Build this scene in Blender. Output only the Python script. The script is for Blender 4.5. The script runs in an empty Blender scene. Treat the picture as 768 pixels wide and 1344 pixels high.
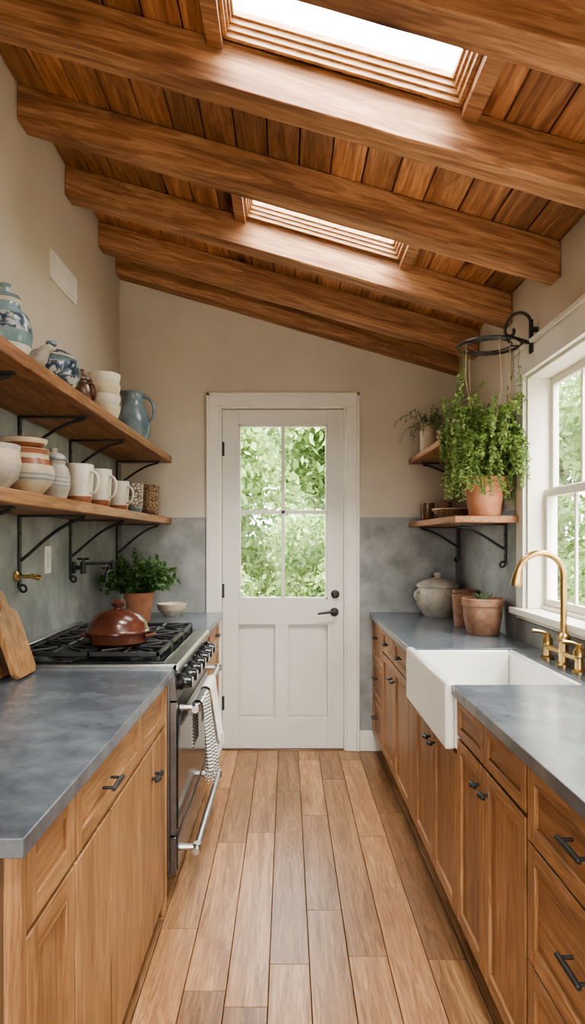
import bpy, math, random
import numpy as np
from mathutils import Vector, Matrix
random.seed(7); np.random.seed(7)
R=random.uniform
D=bpy.data
# ------------------------------------------------------------------ materials
def nmat(name):
    m=D.materials.new(name); m.use_nodes=True
    nt=m.node_tree; nt.nodes.clear()
    o=nt.nodes.new('ShaderNodeOutputMaterial'); b=nt.nodes.new('ShaderNodeBsdfPrincipled')
    nt.links.new(b.outputs[0],o.inputs[0])
    return m,nt,b,o
def N(nt,t,**k):
    n=nt.nodes.new('ShaderNode'+t)
    for a,v in k.items(): setattr(n,a,v)
    return n
def ramp(nt,stops,interp='LINEAR'):
    r=nt.nodes.new('ShaderNodeValToRGB'); cr=r.color_ramp; cr.interpolation=interp
    while len(cr.elements)<len(stops): cr.elements.new(.5)
    for e,(p,c) in zip(cr.elements,stops):
        e.position=p; e.color=(c[0],c[1],c[2],1)
    return r
def tonemul(nt,colsock,amt,sat=1.0):
    at=N(nt,'Attribute',attribute_name='tone')
    mr=N(nt,'MapRange'); mr.inputs['To Min'].default_value=1-amt; mr.inputs['To Max'].default_value=1+amt
    nt.links.new(at.outputs['Fac'],mr.inputs['Value'])
    hs=N(nt,'HueSaturation'); nt.links.new(colsock,hs.inputs['Color']); nt.links.new(mr.outputs[0],hs.inputs['Value'])
    hs.inputs['Saturation'].default_value=sat
    return hs.outputs[0]
SLOPE=.288
def wood(name,cd,cm,cl,axis='y',rough=.45,tone=.25,knots=0.0,rot=0.0,fine=1.0,bump=.15,spec=.4,grain=.6,sat=.97):
    m,nt,b,o=nmat(name); L=nt.links.new
    tc=N(nt,'TexCoord'); src=tc.outputs['Object']
    if rot:
        mp0=N(nt,'Mapping'); mp0.inputs['Rotation'].default_value=(0,rot,0); L(src,mp0.inputs[0]); src=mp0.outputs[0]
    at=N(nt,'Attribute',attribute_name='tone')
    ml=N(nt,'Math',operation='MULTIPLY'); ml.inputs[1].default_value=37.3; L(at.outputs['Fac'],ml.inputs[0])
    ad=N(nt,'VectorMath',operation='ADD'); L(src,ad.inputs[0]); L(ml.outputs[0],ad.inputs[1]); src=ad.outputs[0]
    sc={'x':(.07,1,1),'y':(1,.07,1),'z':(1,1,.07)}[axis]
    mp=N(nt,'Mapping'); mp.inputs['Scale'].default_value=sc; L(src,mp.inputs[0])
    n1=N(nt,'TexNoise'); n1.inputs['Scale'].default_value=13*fine; n1.inputs['Detail'].default_value=4; n1.inputs['Distortion'].default_value=1.4
    L(mp.outputs[0],n1.inputs['Vector'])
    rg=N(nt,'Math',operation='MULTIPLY'); rg.inputs[1].default_value=46; L(n1.outputs['Fac'],rg.inputs[0])
    sn=N(nt,'Math',operation='SINE'); L(rg.outputs[0],sn.inputs[0])
    r3=ramp(nt,[(0,(.78,.73,.69)),(.6,(1,1,1))]); L(sn.outputs[0],r3.inputs[0])
    n2=N(nt,'TexNoise'); n2.inputs['Scale'].default_value=85*fine; n2.inputs['Detail'].default_value=3; L(mp.outputs[0],n2.inputs['Vector'])
    r1=ramp(nt,[(.28,cd),(.5,cm),(.72,cl)]); L(n1.outputs['Fac'],r1.inputs[0])
    r2=ramp(nt,[(.38,(.55,.49,.44)),(.55,(1,1,1))]); L(n2.outputs['Fac'],r2.inputs[0])
    mx=N(nt,'MixRGB',blend_type='MULTIPLY'); mx.inputs[0].default_value=grain; L(r1.outputs[0],mx.inputs[1]); L(r2.outputs[0],mx.inputs[2])
    mx3=N(nt,'MixRGB',blend_type='MULTIPLY'); mx3.inputs[0].default_value=.85; L(mx.outputs[0],mx3.inputs[1]); L(r3.outputs[0],mx3.inputs[2])
    col=mx3.outputs[0]
    if knots>0:
        sk={'x':(.45,1,1),'y':(1,.45,1),'z':(1,1,.45)}[axis]
        mk=N(nt,'Mapping'); mk.inputs['Scale'].default_value=sk; L(src,mk.inputs[0])
        vo=N(nt,'TexVoronoi'); vo.inputs['Scale'].default_value=3.6; L(mk.outputs[0],vo.inputs['Vector'])
        rk=ramp(nt,[(0,(.12,.06,.03)),(knots*.55,(.25,.14,.08)),(knots,(.8,.75,.7)),(knots*1.6,(1,1,1))]); L(vo.outputs['Distance'],rk.inputs[0])
        m2=N(nt,'MixRGB',blend_type='MULTIPLY'); m2.inputs[0].default_value=.9; L(col,m2.inputs[1]); L(rk.outputs[0],m2.inputs[2]); col=m2.outputs[0]
    col=tonemul(nt,col,tone,sat)
    L(col,b.inputs['Base Color'])
    b.inputs['Roughness'].default_value=rough
    b.inputs['Specular IOR Level'].default_value=spec
    bp=N(nt,'Bump'); bp.inputs['Strength'].default_value=bump; bp.inputs['Distance'].default_value=.004
    L(n2.outputs['Fac'],bp.inputs['Height']); L(bp.outputs[0],b.inputs['Normal'])
    return m
def mottled(name,c1,c2,scale=6,rough=.5,bump=.05,tone=0,metal=0,detail=6,bs=60,spec=.5,lo=.35,hi=.65):
    m,nt,b,o=nmat(name); L=nt.links.new
    tc=N(nt,'TexCoord')
    n=N(nt,'TexNoise'); n.inputs['Scale'].default_value=scale; n.inputs['Detail'].default_value=detail; n.inputs['Roughness'].default_value=.6
    L(tc.outputs['Object'],n.inputs['Vector'])
    r=ramp(nt,[(lo,c1),(hi,c2)]); L(n.outputs['Fac'],r.inputs[0])
    col=r.outputs[0]
    if tone: col=tonemul(nt,col,tone)
    L(col,b.inputs['Base Color']); b.inputs['Roughness'].default_value=rough; b.inputs['Metallic'].default_value=metal
    b.inputs['Specular IOR Level'].default_value=spec
    n2=N(nt,'TexNoise'); n2.inputs['Scale'].default_value=bs; n2.inputs['Detail'].default_value=4; L(tc.outputs['Object'],n2.inputs['Vector'])
    bp=N(nt,'Bump'); bp.inputs['Strength'].default_value=bump; bp.inputs['Distance'].default_value=.004
    L(n2.outputs['Fac'],bp.inputs['Height']); L(bp.outputs[0],b.inputs['Normal'])
    return m
def leafmat(name,c1,c2,tr=.35):
    m,nt,b,o=nmat(name); L=nt.links.new
    at=N(nt,'Attribute',attribute_name='tone'); r=ramp(nt,[(0,c1),(1,c2)]); L(at.outputs['Fac'],r.inputs[0])
    L(r.outputs[0],b.inputs['Base Color']); b.inputs['Roughness'].default_value=.5
    t=N(nt,'BsdfTranslucent'); L(r.outputs[0],t.inputs['Color'])
    mx=N(nt,'MixShader'); mx.inputs[0].default_value=tr; L(b.outputs[0],mx.inputs[1]); L(t.outputs[0],mx.inputs[2]); L(mx.outputs[0],o.inputs[0])
    return m
def glassmat(name):
    m,nt,b,o=nmat(name); L=nt.links.new; nt.nodes.remove(b)
    t=N(nt,'BsdfTransparent'); t.inputs[0].default_value=(.98,.985,.98,1)
    g=N(nt,'BsdfGlossy'); g.inputs['Roughness'].default_value=.02
    lw=N(nt,'LayerWeight'); lw.inputs['Blend'].default_value=.5
    pw=N(nt,'Math',operation='POWER'); pw.inputs[1].default_value=5; L(lw.outputs['Facing'],pw.inputs[0])
    ma=N(nt,'Math',operation='MULTIPLY_ADD'); ma.inputs[1].default_value=.5; ma.inputs[2].default_value=.003; L(pw.outputs[0],ma.inputs[0])
    mx=N(nt,'MixShader'); L(ma.outputs[0],mx.inputs[0]); L(t.outputs[0],mx.inputs[1]); L(g.outputs[0],mx.inputs[2]); L(mx.outputs[0],o.inputs[0])
    return m
def patterned(name,base,c2,scale=40,thr=.5,rough=.25,kind='v'):
    m,nt,b,o=nmat(name); L=nt.links.new; tc=N(nt,'TexCoord')
    if kind=='v':
        t=N(nt,'TexVoronoi',feature='DISTANCE_TO_EDGE'); t.inputs['Scale'].default_value=scale; out=t.outputs['Distance']
        st=[(thr*.2,c2),(thr*.32,base)]
    elif kind=='n':
        t=N(nt,'TexNoise'); t.inputs['Scale'].default_value=scale; t.inputs['Detail'].default_value=3; t.inputs['Distortion'].default_value=1.5; out=t.outputs['Fac']
        st=[(thr-.03,c2),(thr+.03,base)]
    else:
        t=N(nt,'TexWave',wave_type='BANDS',bands_direction='Z'); t.inputs['Scale'].default_value=scale; t.inputs['Distortion'].default_value=1.5; out=t.outputs['Fac']
        st=[(thr-.1,c2),(thr+.1,base)]
    L(tc.outputs['Object'],t.inputs['Vector'])
    r=ramp(nt,st); L(out,r.inputs[0]); L(r.outputs[0],b.inputs['Base Color']); b.inputs['Roughness'].default_value=rough
    return m

M={}
M['wall']=mottled('plaster_cream',(.50,.44,.36),(.545,.48,.395),3,.9,.06,bs=150,spec=.2)
M['stone']=mottled('stone_splash',(.185,.19,.183),(.315,.32,.307),7,.55,.06,detail=12)
M['counter']=mottled('soapstone_counter',(.072,.083,.100),(.140,.157,.178),9,.22,.04,detail=12,bs=80)
M['white']=mottled('white_paint',(.63,.595,.52),(.67,.635,.56),8,.45,.02)
M['door']=mottled('door_paint',(.56,.54,.475),(.59,.57,.505),8,.45,.02)
M['porcelain']=mottled('porcelain_white',(.76,.75,.71),(.79,.78,.74),8,.15,.0)
M['ceil']=wood('ceiling_board_pine',(.22,.088,.036),(.38,.17,.072),(.52,.255,.115),'y',.55,.40,.13,fine=1.2)
M['beam']=wood('beam_timber',(.21,.093,.042),(.37,.18,.084),(.52,.285,.145),'x',.6,.14,.13,rot=-math.atan(SLOPE),fine=1.1)
M['trimw']=wood('skylight_wood',(.36,.19,.085),(.48,.27,.13),(.56,.34,.18),'x',.45,.15)
M['floor']=wood('oak_floor',(.23,.115,.050),(.35,.187,.085),(.44,.25,.12),'y',.36,.30,.05,bump=.10,fine=1.5,grain=.5)
M['cabz']=wood('cabinet_oak_v',(.27,.137,.058),(.38,.20,.089),(.46,.26,.123),'z',.42,.18,.0,bump=.08,grain=.6,fine=1.3)
M['caby']=wood('cabinet_oak_h',(.27,.137,.058),(.38,.20,.089),(.46,.26,.123),'y',.42,.18,.0,bump=.08,grain=.6,fine=1.3)
M['cabdark']=wood('cabinet_oak_dark',(.06,.028,.012),(.10,.05,.02),(.14,.07,.03),'z',.5,.15)
M['shelf']=wood('shelf_wood',(.22,.10,.044),(.36,.175,.078),(.46,.24,.117),'y',.5,.12,.06)
M['board']=wood('cutting_board_wood',(.33,.15,.055),(.47,.24,.1),(.55,.31,.14),'z',.45,.25)
M['iron']=mottled('black_iron',(.012,.012,.013),(.025,.024,.024),30,.45,.1)
M['blackgl']=mottled('black_enamel',(.012,.012,.014),(.018,.018,.02),10,.12,0)
M['steel']=mottled('brushed_steel',(.45,.45,.44),(.55,.55,.54),12,.28,.02,metal=1)
M['darksteel']=mottled('dark_steel',(.16,.16,.165),(.22,.22,.225),12,.3,.02,metal=1)
M['brass']=mottled('aged_brass',(.46,.31,.13),(.58,.40,.18),20,.28,.02,metal=1)
M['terra']=mottled('terracotta',(.38,.15,.08),(.50,.23,.14),14,.8,.1)
M['terraold']=mottled('terracotta_weathered',(.20,.10,.06),(.38,.22,.14),16,.85,.2)
M['soil']=mottled('soil',(.03,.02,.012),(.07,.045,.03),60,.95,.5)
M['cream']=mottled('cream_ceramic',(.50,.40,.28),(.62,.53,.39),18,.4,.05)
M['whitecer']=mottled('white_ceramic',(.56,.51,.42),(.64,.59,.51),18,.3,.03)
M['greycer']=mottled('grey_stoneware',(.32,.29,.24),(.48,.44,.37),20,.5,.08)
M['bluegl']=mottled('blue_grey_glaze',(.10,.14,.165),(.18,.24,.265),9,.25,.03)
M['tealgl']=mottled('teal_glaze',(.10,.17,.19),(.23,.31,.33),12,.25,.03)
M['rust']=mottled('rust_glaze',(.22,.07,.035),(.34,.13,.065),14,.3,.05)
M['redgl']=mottled('red_brown_enamel',(.045,.015,.010),(.11,.036,.022),8,.22,.03)
M['brown']=mottled('brown_glaze',(.08,.035,.02),(.17,.08,.04),14,.3,.05)
M['ptblue']=patterned('blue_pattern',(.40,.40,.36),(.03,.05,.09),26,.53,.3,'n')
M['ptgeo']=patterned('geometric_pattern',(.50,.44,.36),(.10,.06,.05),60,.5,.35,'v')
M['ptweave']=patterned('woven_pattern',(.32,.2,.1),(.08,.045,.03),70,.5,.6,'v')
M['ptband']=patterned('banded_pattern',(.50,.45,.37),(.23,.27,.28),22,.4,.4,'w')
M['herb']=leafmat('herb_leaf',(.03,.08,.02),(.11,.22,.055),.25)
M['fern']=leafmat('trailing_leaf',(.09,.17,.04),(.36,.47,.16),.35)
M['sprig']=leafmat('sprig_leaf',(.07,.10,.05),(.2,.26,.14),.25)
M['stem']=mottled('plant_stem',(.08,.10,.03),(.16,.18,.06),20,.7)
M['tree']=leafmat('tree_leaf',(.07,.13,.035),(.27,.38,.13),.4)
M['bark']=mottled('bark',(.08,.055,.04),(.16,.12,.09),14,.9,.4)
M['grass']=mottled('patio_gravel',(.30,.27,.22),(.38,.345,.285),12,.95,.3)
M['glass']=glassmat('window_glass')
M['towelw']=mottled('towel_linen',(.60,.57,.50),(.68,.65,.58),60,.95,.3,bs=400)
M['towelg']=patterned('towel_stripe',(.62,.58,.51),(.08,.08,.08),24,.5,.95,'w')
M['plate']=mottled('white_plastic',(.66,.63,.57),(.70,.67,.61),8,.4,0)
M['dark']=mottled('dark_gap',(.02,.012,.008),(.03,.02,.012),8,.9,0)
M['string']=mottled('twine',(.25,.18,.1),(.35,.27,.17),50,.9,.2)

# ------------------------------------------------------------------ mesh builder
class MB:
    def __init__(s): s.v=[];s.f=[];s.m=[];s.t=[];s.s=[];s.mats=[]
    def mi(s,k):
        if k not in s.mats: s.mats.append(k)
        return s.mats.index(k)
    def add(s,vs,fs,mat,tone=.5,smooth=False):
        o=len(s.v); s.v.extend([tuple(p) for p in vs])
        for i,f in enumerate(fs):
            s.f.append(tuple(a+o for a in f))
            s.m.append(s.mi(mat if isinstance(mat,str) else mat[i])); s.t.append(tone); s.s.append(smooth)
    def hexa(s,p,mat,tone=None):
        if tone is None: tone=R(.35,.65)
        s.add(p,[(0,3,2,1),(4,5,6,7),(0,1,5,4),(1,2,6,5),(2,3,7,6),(3,0,4,7)],mat,tone)
    def box(s,x0,x1,y0,y1,z0,z1,mat,tone=None):
        if x0>x1:x0,x1=x1,x0
        if y0>y1:y0,y1=y1,y0
        if z0>z1:z0,z1=z1,z0
        s.hexa([(x0,y0,z0),(x1,y0,z0),(x1,y1,z0),(x0,y1,z0),(x0,y0,z1),(x1,y0,z1),(x1,y1,z1),(x0,y1,z1)],mat,tone)
    def skew(s,x0,x1,y0,y1,fb,ft,mat,tone=None):
        s.hexa([(x0,y0,fb(x0)),(x1,y0,fb(x1)),(x1,y1,fb(x1)),(x0,y1,fb(x0)),(x0,y0,ft(x0)),(x1,y0,ft(x1)),(x1,y1,ft(x1)),(x0,y1,ft(x0))],mat,tone)
    def lathe(s,c,prof,mat,seg=32,mod=None,tone=.5,squash=1.0):
        vs=[];n=len(prof)
        for p in prof:
            for j in range(seg):
                a=2*math.pi*j/seg; r=max(p[0],1e-4)
                q=Vector((r*math.cos(a),r*math.sin(a)*squash,p[1]))
                if mod: q=mod(q)
                vs.append((c[0]+q.x,c[1]+q.y,c[2]+q.z))
        fs=[];ms=[]
        for i in range(n-1):
            mm=prof[i][2] if len(prof[i])>2 else mat
            for j in range(seg):
                k=(j+1)%seg
                fs.append((i*seg+j,i*seg+k,(i+1)*seg+k,(i+1)*seg+j)); ms.append(mm)
        s.add(vs,fs,ms,tone,True)
    def tube(s,pts,r,mat,seg=8,tone=.5,closed=False):
        pts=[Vector(p) for p in pts]; n=len(pts)
        rs=r if isinstance(r,(list,tuple)) else [r]*n
        vs=[]; prev=None
        for i,p in enumerate(pts):
            if closed: t=(pts[(i+1)%n]-pts[i-1])
            else: t=pts[min(i+1,n-1)]-pts[max(i-1,0)]
            if t.length<1e-9: t=Vector((0,0,1))
            t.normalize()
            if prev is None:
                u=t.cross(Vector((0,0,1)))
                if u.length<.05: u=t.cross(Vector((0,1,0)))
            else: u=prev-t*prev.dot(t)
            u.normalize(); prev=u; w=t.cross(u)
            for j in range(seg):
                a=2*math.pi*j/seg; q=p+(u*math.cos(a)+w*math.sin(a))*rs[i]; vs.append(q)
        fs=[]
        m=n if closed else n-1
        for i in range(m):
            i2=(i+1)%n
            for j in range(seg):
                k=(j+1)%seg; fs.append((i*seg+j,i*seg+k,i2*seg+k,i2*seg+j))
        if not closed:
            fs.append(tuple(range(seg))[::-1]); fs.append(tuple((n-1)*seg+j for j in range(seg)))
        s.add(vs,fs,mat,tone,True)
    def leaf(s,p,d,up,l,w,mat,tone):
        p=Vector(p); d=Vector(d).normalized(); sd=d.cross(Vector(up))
        if sd.length<.01: sd=Vector((1,0,0))
        sd.normalize(); nn=sd.cross(d)
        a=p; b=p+d*l*.35+sd*w*.5+nn*w*.12; c=p+d*l*.75+sd*w*.38+nn*w*.08; e=p+d*l-nn*l*.1; f=p+d*l*.75-sd*w*.38+nn*w*.08; g=p+d*l*.35-sd*w*.5+nn*w*.12; mid=p+d*l*.5
        s.add([a,b,c,e,f,g,mid],[(0,1,6),(1,2,6),(2,3,6),(3,4,6),(4,5,6),(5,0,6)],mat,tone,True)
    def obj(s,name,bevel=0,solid=0,parent=None):
        me=D.meshes.new(name); me.from_pydata(s.v,[],s.f); me.update()
        for k in s.mats: me.materials.append(M[k])
        me.polygons.foreach_set('material_index',s.m)
        me.polygons.foreach_set('use_smooth',s.s)
        at=me.attributes.new('tone','FLOAT','FACE'); at.data.foreach_set('value',s.t)
        try: me.set_sharp_from_angle(angle=math.radians(42))
        except Exception as e: print(e)
        ob=D.objects.new(name,me); bpy.context.scene.collection.objects.link(ob)
        if solid:
            md=ob.modifiers.new('solid','SOLIDIFY'); md.thickness=solid
        if bevel:
            md=ob.modifiers.new('bevel','BEVEL'); md.width=bevel; md.segments=2; md.limit_method='ANGLE'; md.angle_limit=math.radians(50)
        return ob
def arc(c,r,a0,a1,n,plane='xz'):
    out=[]
    for i in range(n+1):
        a=math.radians(a0+(a1-a0)*i/n); u=r*math.cos(a); w=r*math.sin(a)
        if plane=='xz': out.append((c[0]+u,c[1],c[2]+w))
        elif plane=='yz': out.append((c[0],c[1]+u,c[2]+w))
        else: out.append((c[0]+u,c[1]+w,c[2]))
    return out
def bez(p0,p1,p2,p3,n=10):
    p0,p1,p2,p3=map(Vector,(p0,p1,p2,p3)); o=[]
    for i in range(n+1):
        t=i/n; o.append(p0*(1-t)**3+p1*3*t*(1-t)**2+p2*3*t*t*(1-t)+p3*t**3)
    return o

# ------------------------------------------------------------------ dimensions
XL,XR=-1.073,1.088; YB,YF=4.2,-1.6
def cz(x): return 2.849-SLOPE*x
CT=.885

# floor
mb=MB(); mb.box(XL-.1,XR+.1,YF,YB+.1,-.08,-.022,'dark',.5)
nb=17; w=(XR-XL)/nb
for i in range(nb):
    y=YF-R(0,1.2)
    while y<YB:
        l=R(.6,1.6); a=max(y,YF); b=min(y+l,YB)
        if b-a>.02: mb.box(XL+i*w+.0012,XL+(i+1)*w-.0012,a+.0012,b-.0012,-.0215,R(-.0006,0),'floor',R(0,1))
        y+=l
mb.obj('floor',bevel=.0012)

# walls
mb=MB(); mb.box(XL-.15,XL,YF-.15,YB+.15,-.1,cz(XL)+.03,'wall'); mb.obj('wall_left')
DX0,DX1,DZ=-.437,.382,2.205
mb=MB()
z0=lambda x:-.1
top=lambda x:cz(x)+.03
mb.skew(XL,DX0,YB,YB+.15,z0,top,'wall'); mb.skew(DX1,XR,YB,YB+.15,z0,top,'wall')
mb.skew(DX0,DX1,YB,YB+.15,lambda x:DZ,top,'wall'); mb.obj('wall_back')
WY0,WY1,WZ0,WZ1=1.2,2.98,1.03,2.09
WT=.135
mb=MB(); tz=cz(XR)+.03; X2=XR+WT
mb.box(XR,X2,YF-.15,WY0,-.1,tz,'wall'); mb.box(XR,X2,WY1,YB+.15,-.1,tz,'wall')
mb.box(XR,X2,WY0,WY1,-.1,WZ0,'wall'); mb.box(XR,X2,WY0,WY1,WZ1,tz,'wall'); mb.obj('wall_right')
mb=MB(); FX=.8; FZ=2.1
mb.skew(XL,-FX,YF-.15,YF,z0,top,'wall'); mb.skew(FX,XR,YF-.15,YF,z0,top,'wall')
mb.skew(-FX,FX,YF-.15,YF,lambda x:FZ,top,'wall'); mb.box(-FX,FX,YF-.15,YF,-.1,.05,'wall'); mb.obj('wall_front')

# ceiling boards with skylight openings
SX0,SX1=-.20,.54
mb=MB()
xs=[XL+(SX0-XL)*i/7 for i in range(7)]+[SX0+(SX1-SX0)*i/6 for i in range(6)]+[SX1+(XR-SX1)*i/4 for i in range(5)]
BAYS=[(1.66,2.025,SX0,SX1),(2.715,3.145,SX0,SX1),(.50,.905,SX0,SX1),(-.64,-.215,SX0,SX1)]  # last two bays are unseen skylights, added to light the near room
BAYS.sort()
BY=[-1.32,-.76,-.20,.37,.94,1.545,2.04,2.60,3.16,3.72,4.095]
def ysegs(x0,x1):
    o=[];y=YF
    for a,b,p,q in BAYS:
        if x0>p-.001 and x1<q+.001: o.append((y,a)); y=b
    o.append((y,YB)); return o
for i in range(len(xs)-1):
    x0,x1=xs[i],xs[i+1]
    for a,b in ysegs(x0,x1):
        cuts=[a]+[y+.05 for y in BY if a<y+.05<b and random.random()<.8]+[b]
        for c,d in zip(cuts,cuts[1:]):
            mb.skew(x0+.0022,x1-.0022,c,d,cz,lambda x:cz(x)+.02,'ceil',R(0,1))
mb.obj('ceiling',bevel=.003)
mb=MB()
rx=[XL-.15]+xs[1:-1]+[XR+.2]
for i in range(len(rx)-1):
    x0,x1=rx[i],rx[i+1]
    for a,b in ysegs(max(x0,XL),min(x1,XR)):
        if a==YF: a=YF-.2
        if b==YB: b=YB+.2
        mb.skew(x0,x1,a,b,lambda x:cz(x)+.032,lambda x:cz(x)+.09,'dark')
mb.obj('roof')  # unseen slab above the boards, put in to block light

# beams
for i,y in enumerate(BY):
    mb=MB(); n=26; vs=[]; h=.145
    for j in range(n+1):
        x=XL+.002+(XR-XL-.004)*j/n; jj=lambda:R(-.0015,.0015)
        vs+=[(x,y+jj(),cz(x)-h+jj()),(x,y+.1+jj(),cz(x)-h+jj()),(x,y+.1,cz(x)-.001),(x,y,cz(x)-.001)]
    fs=[(0,1,2,3),(4*n,4*n+3,4*n+2,4*n+1)]
    for j in range(n):
        for k in range(4):
            k2=(k+1)%4; fs.append((4*j+k,4*j+4+k,4*j+4+k2,4*j+k2))
    mb.add(vs,fs,'beam',R(.2,.8)); mb.obj('ceiling_beam',bevel=.004)

# skylights: two in view, two unseen ones added for light
for (a,b,p,q) in BAYS:
    mb=MB()
    for xx in (p-.05,q):
        mb.skew(xx,xx+.05,a-.01,b+.01,lambda x:cz(x)-.04,lambda x:cz(x)-.001,'beam')
    st=.0175
    for k in range(4):
        i0=.008*k; lo=st*k-.010; hi=st*(k+1)-.010
        fb=lambda x,l=lo:cz(x)+l
        ft=lambda x,l=hi:cz(x)+l+.002
        mb.skew(p+.001,q-.001,a+.001,a+.014+i0,fb,ft,'trimw'); mb.skew(p+.001,q-.001,b-.014-i0,b-.001,fb,ft,'trimw')
        mb.skew(p+.001,p+.014+i0,a+.014+i0,b-.014-i0,fb,ft,'trimw'); mb.skew(q-.014-i0,q-.001,a+.014+i0,b-.014-i0,fb,ft,'trimw')
    g=.063
    mb.skew(p+.02,q-.02,a+.02,b-.02,lambda x:cz(x)+g,lambda x:cz(x)+g+.006,'glass')
    mb.obj('skylight',bevel=.0015)

# wall panels (stone splash)
mb=MB(); t=.012
mb.box(XL,XL+t,1.0,YB-t,CT+.001,1.836,'stone'); mb.obj('wall_panel_left')
mb=MB(); mb.box(XL,-.516,YB-t,YB,.13,1.49,'stone'); mb.box(.463,XR,YB-t,YB,.13,1.49,'stone'); mb.obj('wall_panel_back')
mb=MB(); mb.box(XR-t,XR,3.075,YB-t,CT+.001,1.49,'stone'); mb.box(XR-t,XR,.3,3.075,CT+.001,.98,'stone'); mb.obj('wall_panel_right')
mb=MB(); mb.box(.463,.60,YB-.018,YB,0,.13,'white'); mb.obj('baseboard_back',bevel=.003)
mb=MB(); mb.box(XL,XL+.018,YF,1.05,0,.13,'white'); mb.obj('baseboard_left',bevel=.003)

# door casing (trim) + door
mb=MB(); yy=YB-.022
mb.box(-.507,-.432,yy,YB,0,2.2,'white'); mb.box(.377,.454,yy,YB,0,2.2,'white'); mb.box(-.507,.454,yy,YB,2.2,2.277,'white')
mb.box(-.515,-.495,yy-.008,YB,0,2.285,'white'); mb.box(.442,.462,yy-.008,YB,0,2.285,'white'); mb.box(-.515,.462,yy-.008,YB,2.265,2.285,'white')
mb.box(-.437,-.418,YB-.01,YB+.15,0,2.2,'white'); mb.box(.363,.382,YB-.01,YB+.15,0,2.2,'white'); mb.box(-.437,.382,YB-.01,YB+.15,2.187,2.205,'white')
mb.box(-.418,.363,YB-.005,YB+.15,-.02,.006,'brown')
mb.obj('trim_1',bevel=.003)
mb=MB(); y0,y1=YB+.012,YB+.055
dx0,dx1=-.4145,.3595; gx0,gx1=-.312,.2585
mb.box(dx0,gx0,y0,y1,.008,2.183,'door',.5); mb.box(gx1,dx1,y0,y1,.008,2.183,'door',.5)
mb.box(gx0,gx1,y0,y1,2.087,2.183,'door',.5); mb.box(gx0,gx1,y0,y1,.804,.965,'door',.5); mb.box(gx0,gx1,y0,y1,.008,.204,'door',.5)
mb.box(-.078,.005,y0,y1,.204,.804,'door',.5)
for a,b in ((gx0,-.078),(.005,gx1)):
    mb.box(a,b,y0+.028,y1-.005,.204,.804,'door',.5)
    mb.box(a+.016,b-.016,y0+.020,y1-.01,.220,.788,'door',.5)
for a in (gx0,gx1-.012): mb.box(a,a+.012,y0+.006,y1-.006,.965,2.087,'door',.5)
for a in (.965,2.075): mb.box(gx0,gx1,y0+.006,y1-.006,a,a+.012,'door',.5)
mb.box(-.038,-.016,y0+.004,y1-.004,.965,2.087,'door',.5); mb.box(gx0,gx1,y0+.004,y1-.004,1.515,1.537,'door',.5)
mb.box(gx0,gx1,y0+.02,y0+.024,.965,2.087,'glass',.5)
for z in (.30,1.02,1.93):
    mb.tube([(dx0-.004,y0-.006,z-.045),(dx0-.004,y0-.006,z+.045)],.008,'iron'); mb.box(dx0-.004,dx0+.012,y0-.003,y0,z-.045,z+.045,'iron')
def disc_y(mb,x,y,z,r,t,mat):
    mb.tube([(x,y,z),(x,y-t*.7,z),(x,y-t,z)],[r,r,r*.8],mat,24)
disc_y(mb,.303,y0,.885,.028,.012,'iron'); mb.tube([(.303,y0,.885),(.303,y0-.045,.885)],.009,'iron')
mb.tube([(.303,y0-.045,.885),(.27,y0-.05,.888),(.22,y0-.048,.882),(.195,y0-.046,.877)],[.010,.009,.008,.007],'iron')
disc_y(mb,.308,y0,1.0,.027,.016,'iron'); mb.box(.303,.313,y0-.03,y0-.012,.985,1.015,'iron')
mb.obj('door_1',bevel=.002)

# right window
mb=MB(); xw=XR-.018
cw=.085
mb.box(xw,XR,WY1,WY1+cw,WZ0-.02,WZ1+.02,'white'); mb.box(xw,XR,WY0-cw,WY0,WZ0-.02,WZ1+.02,'white')
mb.box(xw-.006,XR,WY0-cw-.01,WY1+cw+.01,WZ1,WZ1+.11,'white'); mb.box(xw-.02,XR,WY0-cw-.02,WY1+cw+.02,WZ1+.11,WZ1+.13,'white')
mb.box(XR-.05,XR,WY0-cw-.01,WY1+cw+.01,WZ0-.022,WZ0+.006,'white'); mb.box(XR,X2+.02,WY0+.001,WY1-.001,WZ0+.0005,WZ0+.006,'white'); mb.box(xw,XR,WY0-cw,WY1+cw,WZ0-.045,WZ0-.022,'white')
mb.obj('trim_2',bevel=.002)
mb=MB(); X0=XR+.075
e=.014
mb.box(XR,X2,WY1-e,WY1,WZ0+.007,WZ1,'white'); mb.box(XR,X2,WY0,WY0+e,WZ0+.007,WZ1,'white'); mb.box(XR,X2,WY0+e,WY1-e,WZ1-e,WZ1,'white'); mb.box(XR+.06,X2+.02,WY0+e,WY1-e,WZ0+.007,WZ0+.007+e,'white')
mb.box(XR+.05,X2,2.07,2.11,WZ0+e,WZ1-e,'white')
for (ya,yb) in ((WY0+e,2.07),(2.11,WY1-e)):
    for (za,zb,xo) in ((WZ0+e,1.575,0),(1.545,WZ1-e,.028)):
        xa,xb=X0+xo,X0+xo+.026; s=.03
        mb.box(xa,xb,ya,ya+s,za,zb,'white'); mb.box(xa,xb,yb-s,yb,za,zb,'white')
        mb.box(xa,xb,ya+s,yb-s,zb-.034,zb,'white'); mb.box(xa,xb,ya+s,yb-s,za,za+.04,'white')
        n=3
        for k in range(1,n):
            yc=ya+s+(yb-ya-2*s)*k/n; mb.box(xa+.008,xb-.006,yc-.008,yc+.008,za+.04,zb-.034,'white')
        mb.box(xa+.012,xa+.016,ya+s,yb-s,za+.04,zb-.034,'glass')
mb.obj('window_1',bevel=.002)
mb=MB()  # unseen window behind the camera, added and sized to light the room
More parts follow.
